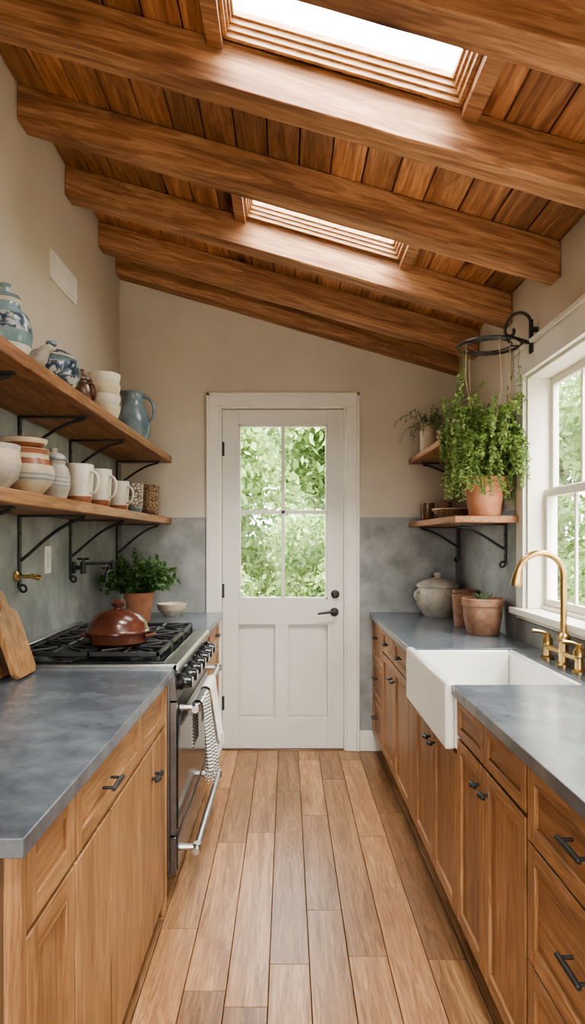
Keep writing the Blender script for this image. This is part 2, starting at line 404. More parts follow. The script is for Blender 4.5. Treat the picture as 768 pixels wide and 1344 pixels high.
for a,b in ((-FX,-FX+.06),(-.03,.03),(FX-.06,FX)): mb.box(a,b,YF-.12,YF-.05,.05,FZ,'white')
for a,b in ((.05,.12),(FZ-.07,FZ),(1.2,1.23)): mb.box(-FX+.06,-.03,YF-.12,YF-.05,a,b,'white'); mb.box(.03,FX-.06,YF-.12,YF-.05,a,b,'white')
mb.box(-FX+.06,FX-.06,YF-.09,YF-.085,.12,FZ-.07,'glass'); mb.obj('fill_window',bevel=.002)

# ------------------------------------------------------------------ cabinets
def front(mb,X,sg,y0,y1,z0,z1,horiz=False,fw=.042,flat=False):
    g=.003; y0+=g;y1-=g;z0+=g;z1-=g; t=.018
    a,b=X,X+sg*t; mat='caby' if horiz else 'cabz'; tn=R(.2,.8)
    if flat: mb.box(a,b,y0,y1,z0,z1,mat,tn); return
    mb.box(a,b,y0,y0+fw,z0,z1,'cabz',R(.2,.8)); mb.box(a,b,y1-fw,y1,z0,z1,'cabz',R(.2,.8))
    mb.box(a,b,y0+fw,y1-fw,z0,z0+fw,'caby',R(.2,.8)); mb.box(a,b,y0+fw,y1-fw,z1-fw,z1,'caby',R(.2,.8))
    mb.box(a,X+sg*.009,y0+fw,y1-fw,z0+fw,z1-fw,mat,tn)
def pull_h(mb,X,sg,y,z,l=.09):
    x=X+sg*.018; o=x+sg*.028
    for q in (-l*.38,l*.38): mb.tube([(x,y+q,z),(o,y+q,z)],.004,'iron')
    mb.tube([(o,y-l/2,z),(o,y,z+.001),(o,y+l/2,z)],[.0055,.0065,.0055],'iron')
def knob(mb,X,sg,y,z):
    x=X+sg*.018
    mb.tube([(x,y,z),(x+sg*.02,y,z)],[.005,.005],'iron'); mb.tube([(x+sg*.018,y-.022,z),(x+sg*.022,y,z),(x+sg*.018,y+.022,z)],[.006,.009,.006],'iron',10)
XLf=-.453
mb=MB(); ya,yb=1.075,2.365
mb.box(XL+.003,XLf,ya+.02,yb,.07,.85,'cabdark'); mb.box(XL+.003,XLf-.06,ya+.03,yb,0,.07,'cabdark')
mb.box(XL+.003,XLf-.012,ya,ya+.02,.0,.85,'cabdark',.7); mb.box(XLf-.012,XLf+.018,ya-.002,ya+.02,.0,.85,'cabz',.1)
mb.box(XLf,XLf+.02,yb-.02,yb,.0,.85,'cabz')
front(mb,XLf,1,ya+.02,1.35,.69,.848,True); front(mb,XLf,1,ya+.02,1.35,.07,.685,fw=.05)
front(mb,XLf,1,1.35,1.95,.69,.848,True); pull_h(mb,XLf,1,1.58,.765)
front(mb,XLf,1,1.35,1.62,.07,.685,flat=True); front(mb,XLf,1,1.62,1.95,.07,.685,flat=True)
front(mb,XLf,1,1.95,yb-.02,.69,.848,True)
front(mb,XLf,1,1.95,2.13,.07,.685,flat=True); front(mb,XLf,1,2.13,yb-.02,.07,.685,flat=True); knob(mb,XLf,1,2.11,.58); knob(mb,XLf,1,2.16,.58)
mb.box(XL+.003,-.41,1.02,2.368,.853,CT,'counter')
mb.obj('base_cabinet',bevel=.002)
mb=MB(); ya,yb=3.302,YB-.014
mb.box(XL+.003,XLf,ya,yb,.07,.85,'cabdark'); mb.box(XL+.003,XLf-.06,ya,yb,0,.07,'cabdark')
for k in range(2):
    a=ya+(yb-ya)*k/2; b=ya+(yb-ya)*(k+1)/2
    front(mb,XLf,1,a,b,.69,.848,True); front(mb,XLf,1,a,b,.07,.685); knob(mb,XLf,1,a+.08,.6); pull_h(mb,XLf,1,(a+b)/2,.77)
mb.box(XL+.014,-.41,3.300,yb,.853,CT,'counter')
mb.obj('base_cabinet',bevel=.002)
# right run
XRf=.563
mb=MB(); y_end=.35
mb.box(XRf,XR-.014,y_end,2.10,.13,.85,'cabdark'); mb.box(XRf,XR-.014,2.80,YB-.014,.13,.85,'cabdark'); mb.box(XRf,XR-.014,2.10,2.80,.13,.66,'cabdark')
mb.box(XRf+.06,XR-.014,y_end+.02,YB-.014,0,.13,'cabdark')
mb.box(XRf-.018,XR-.014,y_end-.02,y_end,.0,.85,'cabz')
X=XRf;S=-1;zb=.13
for a,b in ((zb,.36),(.36,.60),(.60,.848)): front(mb,X,S,3.75,YB-.016,a,b,True,fw=.03); pull_h(mb,X,S,3.96,(a+b)/2+.03,.07)
front(mb,X,S,3.35,3.75,.71,.848,True,fw=.03); front(mb,X,S,2.93,3.35,.71,.848,True,fw=.03)
front(mb,X,S,3.35,3.75,zb,.705); front(mb,X,S,2.93,3.35,zb,.705); knob(mb,X,S,3.39,.63); knob(mb,X,S,3.31,.63); pull_h(mb,X,S,3.55,.78,.06); pull_h(mb,X,S,3.14,.78,.06)
mb.box(X,X-.018,2.80,2.93,zb,.848,'cabz')
front(mb,X,S,2.46,2.80,zb,.66); front(mb,X,S,2.12,2.46,zb,.66); knob(mb,X,S,2.50,.60); knob(mb,X,S,2.42,.60)
front(mb,X,S,1.82,2.11,.72,.848,True,fw=.03); front(mb,X,S,1.50,1.82,.72,.848,True,fw=.03)
front(mb,X,S,1.82,2.11,zb,.715); front(mb,X,S,1.50,1.82,zb,.715); knob(mb,X,S,1.86,.655); knob(mb,X,S,1.78,.655)
for a,b in ((zb,.40),(.40,.67),(.67,.848)): front(mb,X,S,.93,1.49,a,b,True,fw=.04); pull_h(mb,X,S,1.21,(a+b)/2+.02,.10); front(mb,X,S,y_end,.93,a,b,True,fw=.04); pull_h(mb,X,S,.64,(a+b)/2+.02,.10)
ce=.525
mb.box(ce,XR-.013,y_end-.04,2.10,.853,CT,'counter'); mb.box(ce,XR-.013,2.80,YB-.013,.853,CT,'counter'); mb.box(.965,XR-.013,2.10,2.80,.853,CT,'counter')
mb.obj('base_cabinet',bevel=.002)

# sink
mb=MB(); a,b=2.103,2.797; xa,xb=.507,.963; zt=.892; zbt=.675; t=.022
mb.box(xa,xa+t+.01,a,b,zbt,zt,'porcelain'); mb.box(xb-t,xb,a,b,zbt,zt-.012,'porcelain')
mb.box(xa+t+.01,xb-t,a,a+t,zbt,zt-.012,'porcelain'); mb.box(xa+t+.01,xb-t,b-t,b,zbt,zt-.012,'porcelain'); mb.box(xa+t+.01,xb-t,a+t,b-t,zbt,zbt+.02,'porcelain')
mb.lathe((.74,2.45,zbt+.02),[(.0,.002),(.035,.002),(.04,.0)],'steel',24)
mb.obj('farmhouse_sink',bevel=.008)

# faucet
mb=MB(); fx,fy=1.02,2.42
for q in (-.13,.15):
    mb.lathe((fx,fy+q,CT),[(0,0),(.026,0),(.026,.006),(.016,.012),(.014,.05),(.02,.055),(.02,.075),(.012,.085),(.010,.1),(0,.102)],'brass',20)
    mb.tube([(fx,fy+q,CT+.095),(fx-.03,fy+q,CT+.105),(fx-.06,fy+q,CT+.108)],[.007,.006,.008],'brass',10)
    mb.tube([(fx,fy+q-.025,CT+.095),(fx,fy+q+.025,CT+.095)],.006,'brass',10)
mb.tube([(fx,fy-.13,CT+.045),(fx,fy+.15,CT+.045)],.011,'brass',12)
mb.lathe((fx,fy,CT),[(0,0),(.028,0),(.028,.006),(.018,.014),(.018,.09),(.024,.095),(.024,.11),(.014,.12),(0,.12)],'brass',20)
pts=[(fx,fy,CT+.1),(fx,fy,CT+.33)]+arc((fx-.085,fy,CT+.33),.085,0,165,14)
lx=pts[-1]; pts.append((lx[0]-.005,fy,lx[2]-.03)); mb.tube(pts,.012,'brass',14)
mb.tube([(lx[0]-.003,fy,lx[2]-.01),(lx[0]-.008,fy,lx[2]-.05),(lx[0]-.010,fy,lx[2]-.06)],[.015,.02,.018],'brass',16)
mb.obj('bridge_faucet')

# ------------------------------------------------------------------ range
mb=MB(); ya,yb=2.374,3.296; xf=-.425
mb.box(XL+.016,xf,ya,yb,.12,.875,'darksteel'); 
for x in (-1.0,-.46):
    for y in (ya+.05,yb-.05): mb.lathe((x,y,0),[(0,0),(.022,0),(.022,.02),(.014,.03),(.016,.125)],'steel',16)
mb.box(XL+.016,-.40,ya,yb,.875,.897,'steel')
mb.box(XL+.03,-.45,ya+.02,yb-.02,.897,.903,'blackgl')
mb.box(XL+.016,XL+.05,ya,yb,.897,.935,'steel')
mb.tube([(-.402,ya,.886),(-.402,yb,.886)],.012,'steel',12)
mb.hexa([(xf,ya,.765),(-.398,ya,.765),(-.398,yb,.765),(xf,yb,.765),(xf,ya,.872),(-.41,ya,.872),(-.41,yb,.872),(xf,yb,.872)],'darksteel')
for k in range(7):
    y=ya+.08+k*(yb-ya-.16)/6; mb.tube([(-.405,y,.82),(-.385,y,.819),(-.383,y,.819),(-.358,y,.817),(-.354,y,.817)],[.030,.030,.024,.022,.018],'blackgl',20); mb.box(-.36,-.350,y-.004,y+.004,.802,.836,'steel')
mb.box(xf,-.402,ya+.006,yb-.006,.275,.758,'darksteel'); mb.box(-.402,-.398,ya+.025,yb-.025,.29,.70,'blackgl')
mb.box(xf,-.402,ya+.006,yb-.006,.13,.268,'darksteel'); mb.box(-.402,-.399,ya+.025,yb-.025,.14,.258,'blackgl')
for z,o in ((.725,-.338),(.205,-.335)):
    mb.tube([(o,ya+.03,z),(o,yb-.05,z)],.0135,'steel',16)
    for y in (ya+.07,yb-.09): mb.tube([(-.40,y,z),(o,y,z)],[.013,.010],'steel',12); mb.lathe((o,y,z-.016),[(0,0),(.016,0),(.016,.032),(0,.032)],'steel',14)
gz=.936
x0,x1=XL+.08,-.47
for k in range(3):
    a=ya+.03+k*(yb-ya-.06)/3+.004; b=ya+.03+(k+1)*(yb-ya-.06)/3-.004
    for y in (a,b-.012): mb.box(x0,x1,y,y+.012,gz-.016,gz,'iron')
    for x in (x0,x1-.012,(x0+x1)/2-.006): mb.box(x,x+.012,a,b,gz-.016,gz,'iron')
    for x in (x0,x1-.012):
        for y in (a,b-.012): mb.box(x,x+.012,y,y+.012,.903,gz-.016,'iron')
    ym=(a+b)/2
    for xc in (x0+(x1-x0)*.25,x0+(x1-x0)*.75):
        mb.lathe((xc,ym,.903),[(0,0),(.055,0),(.055,.006),(.04,.012),(.038,.018),(.0,.02)],'iron',24)
        for an in range(8):
            c,s_=math.cos(an*math.pi/4),math.sin(an*math.pi/4)
            r1=.135; 
            px,py=xc+c*.03,ym+s_*.03; qx,qy=xc+c*r1,ym+s_*min(r1,(b-a)/2-.004)
            qx=max(x0,min(x1,qx)); qy=max(a,min(b,qy))
            mb.tube([(px,py,gz-.002),(qx,qy,gz-.004)],[.005,.0065],'iron',6)
mb.obj('kitchen_range',bevel=.0015)

# towels
def towel(mb,y0,y1,zf,zbk,mat,ph):
    xh,zh=-.338,.725; r=.022; nu,nv=28,26
    path=[]
    for i in range(7): path.append((xh-r,zbk+(zh-zbk)*i/7))
    for i in range(7):
        a=math.pi-math.pi*i/6; path.append((xh+r*math.cos(a),zh+r*math.sin(a)))
    for i in range(1,13): path.append((xh+r,zh-(zh-zf)*i/12))
    vs=[]
    for (x,z) in path:
        d=max(0,(zh-z))/.25
        for j in range(nu+1):
            u=j/nu; f=math.sin(u*math.pi*5+ph)*.018*min(1,d+.1); 
            yy=y0+(y1-y0)*(u*(1-.12*d)+.06*d)
            sx=1 if x>xh else -1
            vs.append((x+(f+.020*d if sx>0 else abs(f)*.3),yy,z))
    fs=[]
    for i in range(len(path)-1):
        for j in range(nu): fs.append((i*(nu+1)+j,i*(nu+1)+j+1,(i+1)*(nu+1)+j+1,(i+1)*(nu+1)+j))
    mb.add(vs,fs,mat,.5,True)
    last=vs[-(nu+1):]
    for j in range(0,nu+1,1):
        p=last[j]; mb.tube([p,(p[0]+R(-.003,.003),p[1]+R(-.003,.003),p[2]-.02),(p[0]+R(-.004,.004),p[1]+R(-.005,.005),p[2]-.045)],[.0022,.003,.0018],mat,5)
mb=MB(); towel(mb,2.47,2.66,.47,.56,'towelg',0); mb.obj('hanging_towel')
mb=MB(); towel(mb,2.70,2.93,.50,.58,'towelw',1.5); mb.obj('hanging_towel')

# braiser
mb=MB(); c=(-.67,2.60,.937)
r=.12
mb.lathe(c,[(0,0),(r*.8,0),(r*.93,.01),(r*.97,.045),(r*1.03,.048),(r*1.03,.055),(r*.98,.06),(r*.93,.085),(r*.72,.115),(r*.4,.133),(r*.16,.138),(r*.13,.145),(r*.22,.155),(r*.24,.163),(r*.15,.172),(0,.174)],'redgl',40)
for sgn in (-1,1): mb.tube([(c[0]+sgn*r*.95,c[1]-.035,c[2]+.035),(c[0]+sgn*(r+.02),c[1]-.02,c[2]+.038),(c[0]+sgn*(r+.02),c[1]+.02,c[2]+.038),(c[0]+sgn*r*.95,c[1]+.035,c[2]+.035)],.008,'redgl',8)
mb.obj('red_braiser')

# ------------------------------------------------------------------ shelves
SH_U,SH_L=1.877,1.487; th=.04; sx=-.737
for z in (SH_U,SH_L):
    mb=MB(); mb.box(XL+.013,sx,1.25,YB-.013,z-th,z,'shelf',.5)
    mb.obj('wall_shelf',bevel=.004)
def bracket(name,xw,sg,y,z,L=.27,H=.26):
    mb=MB(); x=lambda d:xw+sg*d; w=.011
    mb.box(x(.0),x(.008),y-w,y+w,z-H,z,'iron'); mb.box(x(.0),x(L),y-w,y+w,z-.008,z,'iron')
    pts=bez((x(.008),y,z-H*.62),(x(.06),y,z-H*.50),(x(L*.55),y,z-H*.12),(x(L-.01),y,z-.012),10)
    mb.tube(pts,.0065,'iron',8)
    pts=[(x(.006+.016*(1-math.cos(a))*(1-a/14)),y,z-H-.014*math.sin(a)) for a in [i*.5 for i in range(12)]]
    mb.tube(pts,.005,'iron',6)
    for q in (.25,.8): mb.tube([(x(.008),y,z-H*q),(x(.012),y,z-H*q)],[.006,.004],'iron',8)
    mb.obj(name)
for y in (1.9,2.59,3.2,4.07):
    bracket('shelf_bracket',XL+.0125,1,y,SH_L-th-.0005,H=.29)
    bracket('shelf_bracket',XL+.0125,1,y,SH_U-th-.0005,H=.24)
for z,ys in ((1.86,3.18),(1.46,3.03)):
    mb=MB(); mb.box(.775,XR-.013 if z<1.6 else XR-.001,ys,YB-.013,z-.032,z,'shelf',.5); mb.obj('wall_shelf',bevel=.004)
for y in (3.22,4.09):
    bracket('shelf_bracket',XR-.0125,-1,y,1.46-.0325,H=.2,L=.25); bracket('shelf_bracket',XR-.001,-1,y,1.86-.0325,H=.19,L=.25)

# ------------------------------------------------------------------ ceramics helpers
def hollow(prof,wall=.005):
    top=prof[-1]; inn=[(max(p[0]-wall,.001),max(p[1],prof[0][1]+wall)) for p in prof[::-1]]
    return list(prof)+[(top[0]-wall*.5,top[1]+wall*.4)]+inn+[(0,prof[0][1]+wall)]
def handle(mb,c,ang,r0,r1,z0,z1,out,rad,mat):
    d=Vector((math.cos(ang),math.sin(ang),0)); c=Vector(c)
    p=bez(c+d*r0+Vector((0,0,z0)),c+d*(r0+out)+Vector((0,0,z0-.01)),c+d*(r1+out*1.3)+Vector((0,0,z1+.005)),c+d*r1+Vector((0,0,z1)),12)
    mb.tube(p,rad,mat,10)
def mug(x,y,z,r,h,m1,m2,name='coffee_mug',ang=-.3,hd=True,taper=.8):
    mb=MB()
    pr=[(0,0,m2),(r*taper*.9,0,m2),(r*taper,.006,m2),(r*(taper*.6+.4),h*.2,m1),(r*.98,h*.75,m1),(r,h,m1)]
    mb.lathe((x,y,z),hollow(pr,.004),m1,28)
    if hd: handle(mb,(x,y,z),ang,r*.9,r*.95,h*.28,h*.82,r*.7,.006,m1)
    return mb.obj(name)
z=SH_U+.0005
mb=MB(); c=(-.86,2.0,z); pr=[(0,0),(.045,0),(.05,.01,'whitecer'),(.075,.06,'tealgl'),(.08,.10,'ptblue'),(.07,.15,'tealgl'),(.045,.175),(.042,.19,'whitecer'),(.05,.2)]
mb.lathe(c,hollow(pr),'tealgl'); mb.lathe(c,[(.05,.202),(.04,.215),(.015,.225),(.012,.24),(.018,.25),(0,.255)],'tealgl'); mb.obj('blue_ginger_jar')
mb=MB(); c=Vector((-.84,2.17,z))
body=[c+Vector((-.055,0,.085)),c+Vector((-.03,0,.07)),c+Vector((0,0,.06)),c+Vector((.025,0,.075)),c+Vector((.04,0,.10)),c+Vector((.055,0,.105)),c+Vector((.075,0,.100))]
mb.tube(body,[.004,.018,.032,.026,.018,.014,.002],'greycer',14); mb.lathe(c,[(0,0),(.03,0),(.028,.006),(.01,.012),(.008,.04)],'greycer',16); mb.obj('bird_figurine')
mb=MB(); c=(-.86,2.39,z); r=.095
pr=[(0,0,'brown'),(.055,0,'brown'),(.06,.008,'ptblue'),(.09,.04,'ptblue'),(.104,.075,'ptblue'),(.10,.105,'bluegl'),(.085,.118,'bluegl'),(.085,.125,'greycer')]
mb.lathe(c,pr+[(.09,.127,'greycer'),(.09,.133,'ptblue'),(.065,.152,'ptblue'),(.03,.162,'bluegl'),(.014,.165),(.012,.174),(.02,.182),(.018,.192),(0,.195)],'bluegl',36)
for a in (-.4,math.pi-.4): handle(mb,c,a,.093,.09,.085,.11,.03,.007,'bluegl')
mb.obj('lidded_casserole')
mb=MB(); c=(-.86,2.73,z)
mb.lathe(c,[(0,0),(.04,0),(.05,.02),(.06,.06),(.053,.1),(.038,.12),(.04,.13,'brown'),(.048,.132),(.046,.142),(.02,.158),(.012,.165),(.016,.178),(0,.184)],'brown',32)
handle(mb,c,-.3,.05,.045,.05,.115,.03,.006,'brown'); mb.obj('brown_sugar_jar')
mb=MB(); c=(-.86,3.08,z)
for k in range(4):
    zz=.05*k; pr=[(0,zz),(.035,zz),(.037,zz+.01),(.062,zz+.035),(.074,zz+.075),(.076,zz+.095)]
    mb.lathe(c,hollow(pr,.004),'cream' if k%2==0 else 'whitecer',32)
mb.obj('stacked_bowls')
mb=MB(); c=(-.85,3.62,z)
def sp(q):
    if q.z>.2:
        a=math.atan2(q.y,q.x); d=max(0,math.cos(a-math.radians(170)))**4; f=(q.z-.2)/.08
        return Vector((q.x*(1+.45*d*f),q.y*(1+.2*d*f),q.z+.02*d*f))
    return q
pr=[(0,0),(.065,0),(.072,.008),(.092,.05),(.098,.10),(.088,.15),(.062,.20),(.052,.235),(.056,.262),(.064,.28)]
mb.lathe(c,hollow(pr,.005),'bluegl',36,mod=sp); handle(mb,c,-.2,.08,.055,.12,.255,.065,.009,'bluegl'); mb.obj('blue_pitcher')
z=SH_L+.0005
mb=MB(); c=(-.86,1.90,z)
mb.lathe(c,hollow([(0,0),(.04,0),(.045,.008),(.075,.04),(.085,.08,'cream'),(.08,.12),(.082,.135)]),'greycer',32); mb.obj('ceramic_bowl')
mb=MB(); c=(-.85,2.12,z)
mb.lathe(c,hollow([(0,0,'cream'),(.045,0,'cream'),(.055,.008,'cream'),(.085,.045,'ptband'),(.095,.075,'cream'),(.09,.10,'rust'),(.078,.12,'cream'),(.074,.135,'rust'),(.08,.15)]),'cream',36)
mb.lathe((c[0],c[1],c[2]+.125),hollow([(.03,.0,'rust'),(.045,.02,'rust'),(.068,.045,'cream'),(.072,.06)]),'rust',32)
mb.obj('banded_pot')
mb=MB(); c=(-.84,2.36,z)
mb.lathe(c,[(0,0),(.04,0),(.044,.008,'greycer'),(.056,.05,'ptband'),(.058,.09,'greycer'),(.05,.12),(.04,.13),(.04,.145),(.048,.147,'bluegl'),(.046,.155),(.03,.17),(.012,.175),(.014,.19),(0,.195)],'greycer',32); mb.obj('stoneware_jar')
mug(-.82,2.58,z,.058,.155,'whitecer','rust'); mug(-.82,2.86,z,.055,.165,'whitecer','rust'); mug(-.83,3.22,z,.054,.145,'whitecer','rust',taper=.85)
mug(-.83,3.55,z,.052,.165,'ptgeo','bluegl','patterned_tumbler',hd=False); mug(-.83,3.92,z,.064,.185,'ptweave','brown','woven_tumbler',hd=False,taper=.9)

# wall plate / outlet / taps
mb=MB(); mb.box(XL,XL+.014,2.95,3.31,2.53,2.66,'plate')
mb.box(XL+.014,XL+.019,2.97,3.29,2.545,2.645,'plate'); mb.obj('wall_vent',bevel=.003)
mb=MB(); mb.box(XL+.012,XL+.018,2.86,2.935,1.20,1.32,'plate'); mb.box(XL+.018,XL+.021,2.88,2.915,1.225,1.255,'white'); mb.box(XL+.018,XL+.021,2.88,2.915,1.265,1.295,'white'); mb.obj('wall_outlet',bevel=.002)
mb=MB(); x=XL+.0125; y,zz=2.56,1.205
mb.tube([(x,y,zz),(x+.006,y,zz),(x+.012,y,zz)],[.022,.022,.012],'brass',20); mb.tube([(x,y,zz),(x+.06,y,zz),(x+.085,y,zz-.005)],[.007,.008,.009],'brass',12); mb.tube([(x+.07,y-.015,zz+.005),(x+.07,y+.015,zz+.005)],.008,'brass',10); mb.tube([(x+.085,y,zz-.003),(x+.1,y,zz-.006)],[.012,.010],'brass',12)
mb.obj('brass_wall_hook')
mb=MB(); y,zz=3.25,1.21
mb.tube([(x,y,zz),(x+.008,y,zz),(x+.014,y,zz)],[.03,.03,.014],'iron',20)
mb.tube([(x,y,zz),(x+.05,y,zz)],.010,'iron',12); mb.lathe((x+.05,y,zz-.03),[(0,0),(.014,0),(.014,.06),(0,.06)],'iron',14)
mb.tube([(x+.05,y,zz+.02),(x+.10,y+.09,zz+.02),(x+.15,y+.18,zz+.02)],.008,'iron',10); mb.lathe((x+.15,y+.18,zz-.03),[(0,0),(.013,0),(.013,.06),(0,.06)],'iron',14)
mb.tube([(x+.15,y+.18,zz-.02),(x+.16,y+.08,zz-.02),(x+.17,y+.0,zz-.02),(x+.17,y-.02,zz-.03),(x+.17,y-.02,zz-.07)],.008,'iron',10)
for a in range(4):
    c_,s_=math.cos(a*math.pi/2),math.sin(a*math.pi/2); mb.tube([(x+.05,y,zz+.04),(x+.05+c_*.028,y+s_*.028,zz+.045)],[.004,.006],'iron',8)
mb.tube([(x+.05,y,zz+.02),(x+.05,y,zz+.045)],.006,'iron',8)
mb.obj('pot_filler')

def cutboard(y0,w,h,xb,xt,t):
    mb=MB()
    hw=w/2
    pr=[(-hw+.02,0),(hw-.02,0),(hw,.02),(hw,h*.68),(hw*.75,h*.76),(.028,h*.80),(.024,h*.95),(.012,h),(-.012,h),(-.024,h*.95),(-.028,h*.80),(-hw*.75,h*.76),(-hw,h*.68),(-hw,.02)]
    n=len(pr); vs=[]
    L=h; dz=math.sqrt(max(1e-6,L*L-(xb-xt)**2))/L; dx=(xt-xb)/L
    for s_ in (0,1):
        for (u,v) in pr: vs.append((xb+dx*v+s_*t*dz,y0+u,CT+.001+dz*v-s_*t*dx))
    fs=[tuple(range(n))[::-1],tuple(range(n,2*n))]+[(i,(i+1)%n,n+(i+1)%n,n+i) for i in range(n)]
    mb.add(vs,fs,'board',R(.2,.9)); mb.obj('cutting_board',bevel=.003)
cutboard(2.20,.19,.35,-.96,-1.055,.018); cutboard(2.22,.17,.30,-.895,-.99,.02)

# ------------------------------------------------------------------ plants
def pot(mb,c,r,h,mat='terra',rim=True):
    pr=[(0,0),(r*.68,0),(r*.72,.004),(r*.9,h*.76),(r*.9,h*.78),(r,h*.78),(r*1.01,h*.80),(r*1.0,h),(r*.9,h),(r*.87,h*.86,'soil'),(0,h*.88)] if rim else [(0,0),(r*.8,0),(r*.85,.006),(r*.98,h*.7),(r,h),(r*.93,h),(r*.9,h*.85,'soil'),(0,h*.87)]
    mb.lathe(c,pr,mat,36)
def bush(mb,c,ns,ln,spread,up,droop,nl,ll,lw,mat,clampx=None,rad=.0015,start=.03,clampy=None):
    for i in range(ns):
        a=R(0,2*math.pi); rr=start*math.sqrt(R(0,1)); el=R(*up)
        d=Vector((math.cos(a)*spread*R(.3,1),math.sin(a)*spread*R(.3,1),el)).normalized()
        L=ln*R(.6,1.1); p=Vector(c)+Vector((math.cos(a)*rr,math.sin(a)*rr,0)); pts=[p.copy()]
        n=9; dd=d.copy()
        for k in range(n):
            dd=(dd+Vector((R(-.12,.12),R(-.12,.12),-droop*(k/n)))).normalized(); p=p+dd*L/n
            if clampx: p.x=max(clampx[0],min(clampx[1],p.x))
            if clampy: p.y=max(clampy[0],min(clampy[1],p.y))
            pts.append(p.copy())
        mb.tube(pts,rad,'stem',4)
        for k in range(nl):
            t=.15+.85*k/nl; f=t*n; i0=min(int(f),n-1); q=pts[i0].lerp(pts[i0+1],f-i0)
            ax=(pts[i0+1]-pts[i0]); 
            if ax.length<1e-5: ax=Vector((0,0,1))
            ax.normalize(); s_=Vector((R(-1,1),R(-1,1),R(-1,1))); s_=(s_-ax*s_.dot(ax)).normalized()
            dr=(ax*.5+s_).normalized(); l=ll*R(.6,1.1)
            e=q+dr*l
            if clampx and (e.x>clampx[1]+.005 or e.x<clampx[0]-.005): dr.x=-dr.x
            mb.leaf(q,dr,Vector((R(-.4,.4),R(-.4,.4),1)),l,lw*R(.8,1.1),mat,R(0,1))
mb=MB(); c=(-.84,3.72,CT+.0005); pot(mb,c,.085,.165); bush(mb,(c[0],c[1],c[2]+.15),120,.25,1.0,(.35,1.5),.2,22,.034,.022,'herb',clampx=(XL+.04,-.5)); mb.obj('potted_herb')
mb=MB(); c=(-.70,3.98,CT+.0005); mb.lathe(c,hollow([(0,0),(.045,0),(.048,.006,'greycer'),(.082,.04,'cream'),(.09,.075)]),'cream',32); mb.obj('ceramic_bowl')
mb=MB(); c=(.945,3.13,1.4605); pot(mb,c,.098,.185); cl=(.74,1.06); cy=(2.80,3.17)
bush(mb,(c[0],c[1],c[2]+.17),80,.40,.6,(.9,1.8),.5,36,.024,.015,'fern',clampx=cl,clampy=cy)
bush(mb,(c[0]-.01,c[1]-.08,c[2]+.31),100,.26,1.0,(-.4,.9),.9,36,.024,.015,'fern',clampx=cl,clampy=cy,start=.08)
bush(mb,(c[0],c[1]-.05,c[2]+.40),60,.27,1.0,(.0,1.7),.6,30,.024,.015,'fern',clampx=cl,clampy=cy,start=.08)
bush(mb,(c[0]-.04,c[1]-.02,c[2]+.18),30,.24,1.0,(.1,.7),1.1,30,.022,.014,'fern',clampx=cl,clampy=cy)
mb.obj('trailing_potted_plant')
mb=MB(); pot(mb,(1.0,3.42,1.4605),.07,.15,'terra'); mb.obj('terracotta_pot')
mb=MB(); rc=Vector((.925,3.0,2.235)); rr=.14
mb.tube([rc+Vector((rr*math.cos(a),rr*math.sin(a),0)) for a in [2*math.pi*i/36 for i in range(36)]],.007,'iron',8,closed=True)
mb.tube([rc+Vector((rr*.7*math.cos(a),rr*.7*math.sin(a),.0)) for a in [2*math.pi*i/30 for i in range(30)]],.004,'iron',6,closed=True)
for a in range(6):
    an=a*math.pi/3; mb.tube([rc+Vector((rr*math.cos(an),rr*math.sin(an),0)),rc+Vector((rr*.7*math.cos(an),rr*.7*math.sin(an),0))],.004,'iron',6)
mb.box(XR-.034,XR-.026,2.83,2.86,2.16,2.30,'iron'); mb.box(XR-.026,XR-.001,2.838,2.852,2.25,2.27,'iron')
mb.tube([(XR-.03,2.845,2.20),(1.03,2.87,2.22),rc+Vector((rr*math.cos(-.8),rr*math.sin(-.8),0))],.008,'iron',8)
mb.tube(bez((XR-.03,2.845,2.28),(XR-.03,2.85,2.36),(.97,2.88,2.36),(.965,2.90,2.28),14)+arc((.985,2.905,2.27),.02,180,400,10),.007,'iron',8)
mb.tube([(.985,2.905,2.25),(.98,2.9,2.22),(.97,2.9,2.24)],.005,'iron',6)
for (ax,ay,l) in ((-.12,-.06,.3),(.0,-.135,.42),(.12,.05,.35),(-.06,.12,.33),(.06,-.1,.5)):
    p=rc+Vector((ax,ay,-.004)); mb.tube([p,p+Vector((R(-.01,.01),R(-.01,.01),-l*.5)),p+Vector((-ax*.3,-ay*.3+.04,-l))],.0022,'string',5)
mb.obj('iron_hanging_rack')
mb=MB()
for k in range(7):
    an=R(0,6.28); p=rc+Vector((rr*.9*math.cos(an),rr*.9*math.sin(an),-.01)); pts=[p.copy()]
    for q in range(8): p=p+Vector((R(-.012,.012),R(-.012,.012),-R(.02,.045))); p.x=min(p.x,1.05); pts.append(p.copy())
    mb.tube(pts,.0013,'stem',4)
    for q in pts[3:]:
        for _ in range(3): mb.leaf(q,(R(-1,1)*.8-.2,R(-1,1),R(-1,.3)),(0,0,1),.022,.012,'fern',R(0,1))
mb.obj('hanging_vine')

